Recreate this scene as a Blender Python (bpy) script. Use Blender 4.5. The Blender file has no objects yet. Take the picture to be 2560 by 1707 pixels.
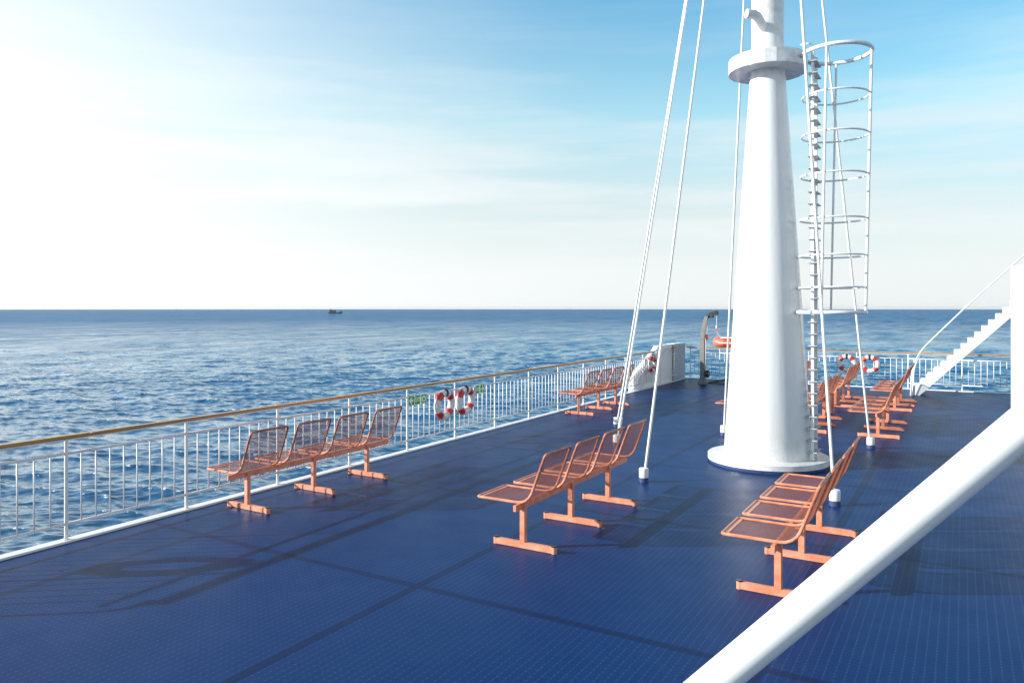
import bpy, math, random
import numpy as np
from mathutils import Vector, Matrix, Quaternion

rng = random.Random(7)
PI = math.pi
R_ = math.radians
scn = bpy.context.scene
COL = scn.collection

# ------------------------------------------------------------------ measured place
FOC, VPX, CAMH = 1880.0, 1128.0, 2.44      # focal length in photo pixels, deck axis, eye height over deck
YAW = math.atan(VPX / FOC)
CR = Vector((math.cos(YAW), math.sin(YAW), 0))      # to the right of the view
CF = Vector((-math.sin(YAW), math.cos(YAW), 0))     # along the view
SEA_Z = CAMH - 11.0


def on_x(px, py, X):
    a = (px - 1280) / FOC
    d = CR * a + CF
    t = X / d.x
    return Vector((X, d.y * t, CAMH + (772 - py) / FOC * t))


def on_y(px, py, Y):
    a = (px - 1280) / FOC
    d = CR * a + CF
    t = Y / d.y
    return Vector((d.x * t, Y, CAMH + (772 - py) / FOC * t))


def cam_pt(lat, depth, z):
    p = CR * lat + CF * depth
    return Vector((p.x, p.y, z))


# ------------------------------------------------------------------ materials
def mat_new(name):
    m = bpy.data.materials.new(name)
    m.use_nodes = True
    nt = m.node_tree
    for n in list(nt.nodes):
        nt.nodes.remove(n)
    out = nt.nodes.new('ShaderNodeOutputMaterial')
    b = nt.nodes.new('ShaderNodeBsdfPrincipled')
    nt.links.new(b.outputs['BSDF'], out.inputs['Surface'])
    return m, nt, b


class N:
    """tiny node helper"""
    def __init__(s, nt):
        s.nt = nt

    def node(s, t, **kw):
        n = s.nt.nodes.new(t)
        for k, v in kw.items():
            setattr(n, k, v)
        return n

    def put(s, sock, v):
        if isinstance(v, bpy.types.NodeSocket):
            s.nt.links.new(v, sock)
        elif v is not None:
            sock.default_value = v

    def math(s, op, a, b=None, c=None, clamp=False):
        n = s.node('ShaderNodeMath', operation=op)
        n.use_clamp = clamp
        s.put(n.inputs[0], a)
        if b is not None:
            s.put(n.inputs[1], b)
        if c is not None:
            s.put(n.inputs[2], c)
        return n.outputs[0]

    def vmath(s, op, a, b=None):
        n = s.node('ShaderNodeVectorMath', operation=op)
        s.put(n.inputs[0], a)
        if b is not None:
            if op == 'SCALE':
                s.put(n.inputs['Scale'], b)
            else:
                s.put(n.inputs[1], b)
        return n.outputs['Value'] if op in ('DOT_PRODUCT', 'LENGTH') else n.outputs['Vector']

    def mix(s, f, a, b, blend='MIX'):
        n = s.node('ShaderNodeMix', data_type='RGBA', blend_type=blend)
        s.put(n.inputs[0], f)
        s.put(n.inputs[6], a)
        s.put(n.inputs[7], b)
        return n.outputs[2]

    def noise(s, vec, scale, detail=3.0, rough=0.5, out=0):
        n = s.node('ShaderNodeTexNoise')
        if vec is not None:
            s.put(n.inputs['Vector'], vec)
        n.inputs['Scale'].default_value = scale
        n.inputs['Detail'].default_value = detail
        n.inputs['Roughness'].default_value = rough
        return n.outputs[out]

    def ramp(s, f, stops, interp='LINEAR'):
        n = s.node('ShaderNodeValToRGB')
        cr = n.color_ramp
        cr.interpolation = interp
        while len(cr.elements) < len(stops):
            cr.elements.new(0.5)
        for e, (p, c) in zip(cr.elements, stops):
            e.position = p
            e.color = c if len(c) == 4 else (*c, 1)
        s.put(n.inputs[0], f)
        return n.outputs[0]

    def range(s, v, a, b, c=0.0, d=1.0, smooth=False):
        n = s.node('ShaderNodeMapRange')
        if smooth:
            n.interpolation_type = 'SMOOTHSTEP'
        s.put(n.inputs[0], v)
        n.inputs[1].default_value = a
        n.inputs[2].default_value = b
        n.inputs[3].default_value = c
        n.inputs[4].default_value = d
        return n.outputs[0]

    def mapping(s, vec, scale=(1, 1, 1), rot=(0, 0, 0), loc=(0, 0, 0)):
        n = s.node('ShaderNodeMapping')
        s.put(n.inputs[0], vec)
        n.inputs['Scale'].default_value = scale
        n.inputs['Rotation'].default_value = rot
        n.inputs['Location'].default_value = loc
        return n.outputs[0]

    def bump(s, h, strength, dist):
        n = s.node('ShaderNodeBump')
        n.inputs['Strength'].default_value = strength
        n.inputs['Distance'].default_value = dist
        s.put(n.inputs['Height'], h)
        return n.outputs[0]


def c4(c):
    return (c[0], c[1], c[2], 1)


def paint(name, base, dirt=None, dirt_amt=0.25, scale=3.0, rough=0.35, spec=0.5, metallic=0.0, bump=0.0, coat=0.0):
    m, nt, b = mat_new(name)
    n = N(nt)
    tc = n.node('ShaderNodeTexCoord').outputs['Object']
    if dirt:
        a = n.noise(tc, scale, 6, 0.65)
        f = n.range(a, 0.48, 0.75, 0, dirt_amt)
        col = n.mix(f, c4(base), c4(dirt))
        n.put(b.inputs['Base Color'], col)
    else:
        b.inputs['Base Color'].default_value = c4(base)
    r = n.range(n.noise(tc, scale * 2.3, 4), 0.3, 0.7, rough - 0.06, rough + 0.06)
    n.put(b.inputs['Roughness'], r)
    b.inputs['Specular IOR Level'].default_value = spec
    b.inputs['Metallic'].default_value = metallic
    b.inputs['Coat Weight'].default_value = coat
    b.inputs['Coat Roughness'].default_value = 0.12
    if bump:
        n.put(b.inputs['Normal'], n.bump(n.noise(tc, scale * 12, 4), bump, 0.004))
    return m


M = {}
M['white'] = paint('white_paint', (0.80, 0.80, 0.79), (0.55, 0.53, 0.50), 0.25, 2.0, 0.32)
M['white_rail'] = paint('white_rail_paint', (0.80, 0.79, 0.79), (0.50, 0.46, 0.42), 0.2, 6.0, 0.35)
M['steel'] = paint('weathered_steel', (0.23, 0.225, 0.215), (0.09, 0.09, 0.085), 0.9, 7.0, 0.5, bump=0.3)
M['dark_steel'] = paint('dark_steel', (0.06, 0.055, 0.05), (0.25, 0.23, 0.2), 0.5, 12.0, 0.35, metallic=0.5)
M['rung'] = paint('shaded_rung_paint', (0.55, 0.55, 0.54), (0.20, 0.18, 0.16), 0.8, 9.0, 0.5)  # shade under the rungs put into their colour as grey with brown mottling
M['clean_white'] = paint('clean_white_paint', (0.87, 0.87, 0.86), (0.7, 0.69, 0.67), 0.15, 1.2, 0.4)
M['black'] = paint('black_rubber', (0.015, 0.017, 0.022), None, 0, 5, 0.45)
M['blue_ring'] = paint('blue_base_paint', (0.055, 0.080, 0.19), (0.03, 0.04, 0.1), 0.4, 4, 0.3)
M['grey_panel'] = paint('grey_panel_paint', (0.38, 0.39, 0.42), (0.22, 0.23, 0.26), 0.4, 5.0, 0.3)
M['buoy_white'] = paint('buoy_white', (0.74, 0.74, 0.73), (0.30, 0.30, 0.30), 0.7, 9.0, 0.45)
M['buoy_red'] = paint('buoy_red', (0.60, 0.035, 0.035), (0.28, 0.015, 0.018), 0.6, 9.0, 0.35)
M['rope'] = paint('old_rope', (0.30, 0.28, 0.22), (0.10, 0.10, 0.08), 0.7, 40, 0.85)
M['white_rope'] = paint('white_rope', (0.75, 0.74, 0.72), None, 0, 20, 0.8)
M['sign_green'] = paint('sign_green', (0.022, 0.34, 0.085), (0.02, 0.2, 0.05), 0.25, 20, 0.4)
M['sign_pale'] = paint('sign_pale', (0.95, 0.97, 0.80), (0.8, 0.82, 0.65), 0.2, 20, 0.45)
M['boat_orange'] = paint('boat_orange', (0.72, 0.075, 0.030), (0.45, 0.03, 0.015), 0.4, 5, 0.4)
M['boat_salmon'] = paint('boat_salmon', (0.78, 0.17, 0.11), (0.6, 0.1, 0.06), 0.4, 5, 0.4)
M['ship_brown'] = paint('far_boat_brown', (0.13, 0.10, 0.11), (0.08, 0.07, 0.09), 0.7, 0.2, 0.7)
M['ship_red'] = paint('far_boat_red', (0.22, 0.07, 0.06), None, 0.0, 0.2, 0.7)
M['ship_grey'] = paint('far_ship_grey', (0.34, 0.42, 0.48), None, 0, 0.05, 0.7)
M['hull'] = paint('hull_paint', (0.75, 0.75, 0.74), (0.5, 0.47, 0.43), 0.3, 0.6, 0.4)


def mat_coral():
    m, nt, b = mat_new('coral_bench_paint')
    n = N(nt)
    tc = n.node('ShaderNodeTexCoord').outputs['Object']
    a = n.noise(tc, 9, 5, 0.6)
    col = n.mix(n.range(a, 0.35, 0.65), (0.65, 0.205, 0.108, 1), (0.80, 0.335, 0.210, 1))
    sp = n.noise(tc, 38, 5, 0.7)
    col = n.mix(n.range(sp, 0.60, 0.70, 0, 0.75), col, (0.22, 0.075, 0.045, 1))
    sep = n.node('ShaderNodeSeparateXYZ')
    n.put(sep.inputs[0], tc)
    back_shade = n.math('MULTIPLY', n.range(sep.outputs[2], 0.56, 0.80), n.range(n.noise(tc, 16, 6, 0.7), 0.36, 0.56, 0.25, 0.85))
    col = n.mix(back_shade, col, (0.25, 0.075, 0.038, 1))  # shade of the upper back frames painted in, mottled brown like rubbed paint
    n.put(b.inputs['Base Color'], col)
    n.put(b.inputs['Roughness'], n.range(a, 0.3, 0.7, 0.30, 0.45))
    n.put(b.inputs['Normal'], n.bump(n.noise(tc, 60, 4), 0.25, 0.003))
    return m


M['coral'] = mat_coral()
M['coral_wire'] = paint('coral_wire_dark', (0.40, 0.125, 0.070), (0.16, 0.055, 0.04), 0.7, 14.0, 0.45)  # wire colour darker and browner than the frame coral


def mat_wood():
    m, nt, b = mat_new('varnished_teak')
    n = N(nt)
    tc = n.node('ShaderNodeTexCoord').outputs['Object']
    mp = n.mapping(tc, (40, 1.2, 40))
    a = n.noise(mp, 1.0, 5, 0.6)
    col = n.ramp(a, [(0.3, (0.27, 0.135, 0.045)), (0.55, (0.52, 0.30, 0.095)), (0.75, (0.62, 0.39, 0.15))])
    big = n.noise(tc, 1.3, 3)
    col = n.mix(n.range(big, 0.4, 0.65, 0, 0.5), col, (0.27, 0.20, 0.14, 1))
    n.put(b.inputs['Base Color'], col)
    b.inputs['Roughness'].default_value = 0.22
    return m


M['wood'] = mat_wood()


def mat_mast():
    m, nt, b = mat_new('mast_white_gloss')
    n = N(nt)
    g = n.node('ShaderNodeTexCoord').outputs['Object']
    sep = n.node('ShaderNodeSeparateXYZ')
    n.put(sep.inputs[0], g)
    low = n.range(sep.outputs[2], 0.12, 0.75, 1.0, 0.0)
    st = n.noise(n.mapping(g, (3, 3, 0.5)), 2.0, 6, 0.7)
    blot = n.noise(g, 7.0, 7, 0.7)
    f = n.math('MULTIPLY', low, n.range(blot, 0.42, 0.66))
    f = n.math('MULTIPLY', f, 0.45)
    f2 = n.range(st, 0.5, 0.75, 0, 0.14)
    hi = n.math('MULTIPLY', n.range(sep.outputs[2], 5.7, 6.2), n.range(blot, 0.4, 0.65, 0, 0.45))
    f = n.math('MAXIMUM', n.math('MAXIMUM', f, f2), hi)
    col = n.mix(f, (0.80, 0.80, 0.79, 1), (0.42, 0.39, 0.36, 1))
    n.put(b.inputs['Base Color'], col)
    n.put(b.inputs['Roughness'], n.range(blot, 0.3, 0.7, 0.10, 0.20))
    vs = n.noise(n.mapping(g, (9, 9, 0.15)), 1.5, 3)
    n.put(b.inputs['Normal'], n.bump(vs, 0.10, 0.03))
    return m


M['mast'] = mat_mast()


def mat_deck():
    m, nt, b = mat_new('blue_deck_coating')
    n = N(nt)
    g = n.node('ShaderNodeTexCoord').outputs['Object']
    sep = n.node('ShaderNodeSeparateXYZ')
    n.put(sep.inputs[0], g)
    X, Y = sep.outputs[0], sep.outputs[1]
    # raised woven lines along the ship every 64 mm with knots
    fx = n.math('ABSOLUTE', n.math('SUBTRACT', n.math('FRACT', n.math('DIVIDE', X, 0.064)), 0.5))
    line = n.math('LESS_THAN', fx, 0.045)
    fy = n.math('ABSOLUTE', n.math('SUBTRACT', n.math('FRACT', n.math('DIVIDE', Y, 0.052)), 0.5))
    knot = n.math('MULTIPLY', n.math('LESS_THAN', fy, 0.10), n.math('LESS_THAN', fx, 0.11))
    # fine woven grain
    w = n.noise(n.mapping(g, (95, 60, 1)), 1.0, 1.0, 0.5)
    grain = n.ramp(w, [(0.42, (0, 0, 0)), (0.58, (1, 1, 1))])
    big = n.noise(g, 0.7, 5, 0.6)
    base = n.mix(n.range(big, 0.35, 0.65), (0.0012, 0.035, 0.144, 1), (0.0025, 0.040, 0.158, 1))
    col = n.mix(n.math('MULTIPLY', grain, 0.50), base, (0.003, 0.016, 0.072, 1))
    col = n.mix(n.math('MULTIPLY', line, 0.26), col, (0.025, 0.095, 0.31, 1))
    col = n.mix(n.math('MULTIPLY', knot, 0.30), col, (0.06, 0.15, 0.40, 1))
    # darker joint strips between the sheets
    sx = n.math('ABSOLUTE', n.math('SUBTRACT', n.math('FRACT', n.math('DIVIDE', n.math('ADD', X, 4.12 + 1.465), 2.93)), 0.5))
    sy = n.math('ABSOLUTE', n.math('SUBTRACT', n.math('FRACT', n.math('DIVIDE', n.math('ADD', Y, -5.25 + 1.51), 3.02)), 0.5))
    s = n.math('MAXIMUM', n.math('LESS_THAN', sx, 0.048 / 2.93), n.math('LESS_THAN', sy, 0.042 / 3.02))
    col = n.mix(n.math('MULTIPLY', s, 0.66), col, (0.001, 0.012, 0.058, 1))
    n.put(b.inputs['Base Color'], col)
    r = n.range(n.noise(g, 2.2, 5, 0.6), 0.3, 0.7, 0.36, 0.43)
    n.put(b.inputs['Roughness'], r)
    h = n.math('ADD', n.math('MULTIPLY', w, 1.0), n.math('MULTIPLY', line, 0.6))
    n.put(b.inputs['Normal'], n.bump(h, 0.30, 0.0025))
    b.inputs['Specular IOR Level'].default_value = 0.10
    return m


M['deck'] = mat_deck()


def mat_sea():
    m = bpy.data.materials.new('sea_water')
    m.use_nodes = True
    nt = m.node_tree
    for x in list(nt.nodes):
        nt.nodes.remove(x)
    n = N(nt)
    out = n.node('ShaderNodeOutputMaterial')
    geo = n.node('ShaderNodeNewGeometry')
    pos, nor = geo.outputs['Position'], geo.outputs['Normal']
    # capillary and small gravity waves as random facet slopes, long along the crests
    rot = (0, 0, -YAW)
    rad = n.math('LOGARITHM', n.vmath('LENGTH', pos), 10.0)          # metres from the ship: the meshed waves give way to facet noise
    v1 = n.mapping(pos, (0.9, 2.4, 0.0), rot)
    c1 = n.vmath('SUBTRACT', n.noise(v1, 1.0, 5, 0.65, out=1), (0.5, 0.5, 0.5))
    v2 = n.mapping(pos, (0.10, 0.42, 0.0), rot)
    c2 = n.vmath('SUBTRACT', n.noise(v2, 1.0, 4, 0.6, out=1), (0.5, 0.5, 0.5))
    s = n.vmath('ADD', n.vmath('SCALE', c1, n.range(rad, 1.7, 2.9, 0.42, 1.0)), n.vmath('SCALE', c2, n.range(rad, 1.8, 3.0, 0.12, 0.60)))
    s = n.vmath('MULTIPLY', s, (1.0, 1.0, 0.0))
    nn = n.vmath('NORMALIZE', n.vmath('ADD', nor, s))
    big = n.noise(n.mapping(pos, (0.004, 0.014, 0), rot), 1.0, 4)
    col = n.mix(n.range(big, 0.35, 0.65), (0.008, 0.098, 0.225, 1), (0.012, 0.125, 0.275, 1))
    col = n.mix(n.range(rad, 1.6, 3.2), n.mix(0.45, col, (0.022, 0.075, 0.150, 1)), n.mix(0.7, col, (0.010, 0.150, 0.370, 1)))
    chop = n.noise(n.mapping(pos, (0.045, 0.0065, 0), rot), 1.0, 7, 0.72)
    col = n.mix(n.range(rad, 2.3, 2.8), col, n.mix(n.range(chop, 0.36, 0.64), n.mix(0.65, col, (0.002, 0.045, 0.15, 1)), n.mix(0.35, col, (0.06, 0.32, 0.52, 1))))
    dif = n.node('ShaderNodeBsdfDiffuse')
    n.put(dif.inputs['Color'], col)
    n.put(dif.inputs['Normal'], nn)
    glo = n.node('ShaderNodeBsdfGlossy')
    glo.inputs['Color'].default_value = (0.90, 0.98, 1.0, 1)
    glo.inputs['Roughness'].default_value = 0.06
    n.put(glo.inputs['Normal'], nn)
    fr = n.node('ShaderNodeFresnel')
    fr.inputs['IOR'].default_value = 1.333
    n.put(fr.inputs['Normal'], nn)
    # wave masking keeps the mean reflectance of a rough sea well under one at grazing view
    f = n.math('MINIMUM', n.math('MULTIPLY', fr.outputs[0], 1.15), n.range(rad, 1.7, 2.9, 1.0, 0.15))
    # gusts and slicks: long patches of rougher and smoother water
    gust = n.noise(n.mapping(pos, (0.085, 0.020, 0), rot), 1.0, 6, 0.62)
    gmix = n.range(rad, 1.8, 2.7)
    f = n.math('MULTIPLY', f, n.math('ADD', 1.0, n.math('MULTIPLY', gmix, n.range(gust, 0.36, 0.64, -0.55, 0.60))))
    mx = n.node('ShaderNodeMixShader')
    n.put(mx.inputs[0], f)
    nt.links.new(dif.outputs[0], mx.inputs[1])
    nt.links.new(glo.outputs[0], mx.inputs[2])
    # white flecks on the sharpest crests: glitter painted in along with breaking water
    at = n.node('ShaderNodeAttribute', attribute_name='crest')
    fl = n.noise(n.mapping(pos, (1.6, 3.0, 0), rot), 1.0, 5, 0.7)
    sparkle_foam = n.math('MULTIPLY', n.range(at.outputs['Fac'], 0.36, 0.52), n.range(fl, 0.53, 0.60))
    fd = n.node('ShaderNodeBsdfDiffuse')
    fd.inputs['Color'].default_value = (0.8, 0.84, 0.85, 1)
    mx2 = n.node('ShaderNodeMixShader')
    n.put(mx2.inputs[0], sparkle_foam)
    nt.links.new(mx.outputs[0], mx2.inputs[1])
    nt.links.new(fd.outputs[0], mx2.inputs[2])
    nt.links.new(mx2.outputs[0], out.inputs['Surface'])
    return m


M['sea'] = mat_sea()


# ------------------------------------------------------------------ mesh builder
class MB:
    def __init__(s):
        s.v, s.f, s.mi, s.sm = [], [], [], []

    def add(s, vs, fs, mi=0, smooth=False):
        o = len(s.v)
        s.v += [tuple(p) for p in vs]
        for f in fs:
            s.f.append(tuple(o + i for i in f))
            s.mi.append(mi)
            s.sm.append(smooth)
        return s

    def box(s, lo, hi, mi=0, mat=None, bev=0.0):
        x0, y0, z0 = lo
        x1, y1, z1 = hi
        if bev <= 0:
            vs = [(x0, y0, z0), (x1, y0, z0), (x1, y1, z0), (x0, y1, z0), (x0, y0, z1), (x1, y0, z1), (x1, y1, z1), (x0, y1, z1)]
            fs = [(0, 3, 2, 1), (4, 5, 6, 7), (0, 1, 5, 4), (1, 2, 6, 5), (2, 3, 7, 6), (3, 0, 4, 7)]
        else:
            import bmesh
            bm = bmesh.new()
            bmesh.ops.create_cube(bm, size=1)
            for v in bm.verts:
                v.co = Vector((x0 + (v.co.x + .5) * (x1 - x0), y0 + (v.co.y + .5) * (y1 - y0), z0 + (v.co.z + .5) * (z1 - z0)))
            bmesh.ops.bevel(bm, geom=bm.edges[:], offset=bev, segments=2, affect='EDGES')
            bm.verts.index_update()
            vs = [v.co.copy() for v in bm.verts]
            fs = [[v.index for v in f.verts] for f in bm.faces]
            bm.free()
        if mat is not None:
            vs = [mat @ Vector(p) for p in vs]
        return s.add(vs, fs, mi)

    def tube(s, pts, r, n=8, mi=0, closed=False, caps=True, rad=None, smooth=True):
        pts = [Vector(p) for p in pts]
        k = len(pts)
        rings = []
        up = None
        for i in range(k):
            if closed:
                t = pts[(i + 1) % k] - pts[(i - 1) % k]
            else:
                t = pts[min(i + 1, k - 1)] - pts[max(i - 1, 0)]
            t.normalize()
            if up is None:
                ref = Vector((0, 0, 1)) if abs(t.z) < 0.9 else Vector((1, 0, 0))
                up = ref - t * ref.dot(t)
            else:
                up = up - t * up.dot(t)
            up.normalize()
            sd = t.cross(up)
            rr = rad[i] if rad else r
            rings.append([pts[i] + (up * math.cos(2 * PI * j / n + PI / n) + sd * math.sin(2 * PI * j / n + PI / n)) * rr for j in range(n)])
        vs = [p for ring in rings for p in ring]
        fs = []
        segs = k if closed else k - 1
        for i in range(segs):
            a, b = i * n, ((i + 1) % k) * n
            for j in range(n):
                fs.append((a + j, a + (j + 1) % n, b + (j + 1) % n, b + j))
        s.add(vs, fs, mi, smooth)
        if caps and not closed:
            o = len(s.v) - len(vs)
            s.f.append(tuple(o + j for j in reversed(range(n))))
            s.f.append(tuple(o + (k - 1) * n + j for j in range(n)))
            s.mi += [mi, mi]
            s.sm += [False, False]
        return s

    def lathe(s, prof, n=32, mi=0, center=(0, 0, 0), smooth=True, axis='z', cap=True):
        """prof: list of (r, z) from bottom to top; sharp profile corners are doubled rings"""
        cx, cy, cz = center
        k = len(prof)
        for i in range(k - 1):
            vs = []
            for (r, z) in (prof[i], prof[i + 1]):
                for j in range(n):
                    a = 2 * PI * j / n
                    vs.append(s._ax(r * math.cos(a), r * math.sin(a), z, axis, cx, cy, cz))
            s.add(vs, [(j, (j + 1) % n, n + (j + 1) % n, n + j) for j in range(n)], mi, smooth)
        if cap:
            for (r, z), rev in ((prof[0], True), (prof[-1], False)):
                if r > 1e-4:
                    vs = [s._ax(r * math.cos(2 * PI * j / n), r * math.sin(2 * PI * j / n), z, axis, cx, cy, cz) for j in range(n)]
                    s.add(vs, [tuple(reversed(range(n))) if rev else tuple(range(n))], mi)
        return s

    @staticmethod
    def _ax(a, b, z, axis, cx, cy, cz):
        if axis == 'z':
            return (cx + a, cy + b, cz + z)
        if axis == 'x':
            return (cx + z, cy + a, cz + b)
        return (cx + b, cy + z, cz + a)

    def prism(s, poly, d, mi=0):
        """poly: 3D outline, extruded by vector d"""
        n = len(poly)
        d = Vector(d)
        vs = [Vector(p) for p in poly] + [Vector(p) + d for p in poly]
        fs = [tuple(reversed(range(n))), tuple(range(n, 2 * n))]
        fs += [(i, (i + 1) % n, n + (i + 1) % n, n + i) for i in range(n)]
        return s.add(vs, fs, mi)

    def build(s, name, mats, parent=None):
        me = bpy.data.meshes.new(name)
        me.from_pydata(s.v, [], s.f)
        if not isinstance(mats, (list, tuple)):
            mats = [mats]
        for m in mats:
            me.materials.append(M[m])
        me.polygons.foreach_set('material_index', s.mi)
        me.polygons.foreach_set('use_smooth', s.sm)
        import bmesh
        bm = bmesh.new()
        bm.from_mesh(me)
        bmesh.ops.remove_doubles(bm, verts=bm.verts, dist=1e-5)
        bmesh.ops.recalc_face_normals(bm, faces=bm.faces)
        for e in bm.edges:
            if len(e.link_faces) == 2 and e.calc_face_angle(0) > R_(38):
                e.smooth = False
        bm.to_mesh(me)
        bm.free()
        me.update()
        o = bpy.data.objects.new(name, me)
        COL.objects.link(o)
        if parent:
            o.parent = parent
        return o


def arc(c, r, a0, a1, u, v, n=8):
    c, u, v = Vector(c), Vector(u), Vector(v)
    return [c + u * (r * math.cos(a0 + (a1 - a0) * i / n)) + v * (r * math.sin(a0 + (a1 - a0) * i / n)) for i in range(n + 1)]


def rounded(pts, r, n=5):
    """round the inner corners of a polyline"""
    pts = [Vector(p) for p in pts]
    out = [pts[0]]
    for i in range(1, len(pts) - 1):
        a, b, c = pts[i - 1], pts[i], pts[i + 1]
        d1, d2 = (a - b), (c - b)
        q = min(r, d1.length * .49, d2.length * .49)
        p1, p2 = b + d1.normalized() * q, b + d2.normalized() * q
        for k in range(n + 1):
            t = k / n
            out.append(p1 * (1 - t) ** 2 + b * 2 * t * (1 - t) + p2 * t ** 2)
    out.append(pts[-1])
    return out


def tag(o, label=None, cat=None, group=None, kind=None):
    if label:
        o['label'] = label
    if cat:
        o['category'] = cat
    if group:
        o['group'] = group
    if kind:
        o['kind'] = kind
    return o


def empty(name, loc=(0, 0, 0), rz=0.0):
    o = bpy.data.objects.new(name, None)
    o.empty_display_size = 0.2
    COL.objects.link(o)
    o.location = loc
    o.rotation_euler = (0, 0, rz)
    return o


def copy_tree(o, parent=None):
    c = o.copy()
    COL.objects.link(c)
    if parent:
        c.parent = parent
    for ch in list(o.children):
        copy_tree(ch, c)
    return c


# ------------------------------------------------------------------ sea
def build_sea():
    # rows fall off towards the horizon like the eye sees them; columns are dense across the view
    ys = np.concatenate([np.linspace(1180, 640, 80, endpoint=False), np.linspace(640, 240, 480, endpoint=False), np.linspace(240, 30, 600, endpoint=False), np.geomspace(30, 1.2, 150)])
    r = (CAMH - SEA_Z) * FOC / ys
    r = np.concatenate([[2.0, 6.0, 10.0], r])
    a_in = np.linspace(-R_(46), R_(46), 1300)
    a_out = np.linspace(R_(47), 2 * PI - R_(47), 150)[1:-1]
    ang = np.concatenate([a_in, a_out])
    nr, na = len(r), len(ang)
    A, RR = np.meshgrid(ang, r)
    # 0 = along the view
    dx = np.cos(A) * CF.x + np.sin(A) * CR.x
    dy = np.cos(A) * CF.y + np.sin(A) * CR.y
    X, Y = dx * RR, dy * RR
    dr = np.gradient(r)[:, None]
    rs = np.random.RandomState(11)
    Z = np.zeros_like(X)
    HX = np.zeros_like(X)
    HY = np.zeros_like(X)
    crest = np.zeros_like(X)
    nw = 64
    lam = np.geomspace(0.45, 13, nw) * rs.uniform(0.9, 1.1, nw)
    main = YAW + PI / 2 + R_(8)          # travel direction, towards the eye
    main_ang = math.atan2(-CF.y, -CF.x) + R_(-12)
    for i in range(nw):
        k = 2 * PI / lam[i]
        th = main_ang + rs.normal(0, R_(28))
        kx, ky = k * math.cos(th), k * math.sin(th)
        st = 0.042 * (0.45 if lam[i] > 5.5 else 1.0) * rs.uniform(0.6, 1.3)
        am = st / k
        att = np.clip((lam[i] / dr - 2.2) / 2.0, 0, 1)
        ph = kx * X + ky * Y + rs.uniform(0, 2 * PI)
        sn, cs = np.sin(ph), np.cos(ph)
        Z += am * att * cs
        HX -= am * att * (kx / k) * sn * 0.9
        HY -= am * att * (ky / k) * sn * 0.9
        crest += st * att * cs
    sig = crest.std() + 1e-6
    crest = np.clip((crest / sig - 0.2) / 3.6, 0, 1)
    V = np.stack([X + HX, Y + HY, Z + SEA_Z], -1).reshape(-1, 3).astype(np.float32)
    idx = np.arange(nr * na).reshape(nr, na)
    a = idx[:-1, :]
    b = np.roll(idx, -1, 1)[:-1, :]
    c = np.roll(idx, -1, 1)[1:, :]
    d = idx[1:, :]
    F = np.stack([a, d, c, b], -1).reshape(-1, 4).astype(np.int32)
    me = bpy.data.meshes.new('sea')
    me.vertices.add(len(V))
    me.vertices.foreach_set('co', V.ravel())
    me.loops.add(F.size)
    me.loops.foreach_set('vertex_index', F.ravel())
    me.polygons.add(len(F))
    me.polygons.foreach_set('loop_start', np.arange(0, F.size, 4, dtype=np.int32))
    me.polygons.foreach_set('loop_total', np.full(len(F), 4, dtype=np.int32))
    me.polygons.foreach_set('use_smooth', np.ones(len(F), dtype=bool))
    me.update(calc_edges=True)
    at = me.attributes.new('crest', 'FLOAT', 'POINT')
    at.data.foreach_set('value', crest.reshape(-1).astype(np.float32))
    me.validate()
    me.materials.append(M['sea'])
    # upward normals
    if me.polygons[len(F) // 2].normal.z < 0:
        me.flip_normals()
    o = bpy.data.objects.new('sea', me)
    COL.objects.link(o)
    tag(o, kind='structure')


build_sea()

# ------------------------------------------------------------------ deck and hull
def edge_x(Y):                    # inner edge of the white margin on the port side
    return -8.0 - 0.0155 * (Y - 4.0)


Y0D, Y1D, XR = -7.0, 25.78, 7.0
mb = MB()
mb.add([(edge_x(Y0D), Y0D, 0), (XR, Y0D, 0), (XR, Y1D, 0), (edge_x(Y1D), Y1D, 0)], [(0, 1, 2, 3)])
tag(mb.build('deck', 'deck'), kind='structure')

MW = 0.13
mb = MB()
o0, o1 = edge_x(Y0D), edge_x(Y1D)
mb.prism([(o0 - MW, Y0D, -0.10), (o0, Y0D, -0.10), (o0, Y0D, 0.022), (o0 - MW, Y0D, 0.022)], (o1 - o0, Y1D - Y0D, 0))
mb.box((o1 - MW, Y1D, -0.10), (XR, Y1D + 0.13, 0.024))
tag(mb.build('deck_margin', 'white'), kind='structure')
mb = MB()
mb.prism([(o0 - 0.05, Y0D, -9.2), (XR, Y0D, -9.2), (XR, Y1D + 0.05, -9.2), (o1 - 0.05, Y1D + 0.05, -9.2)], (0, 0, 9.09))
tag(mb.build('hull', 'hull'), kind='structure')


# ------------------------------------------------------------------ railings
RAIL_H = 1.115


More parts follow.
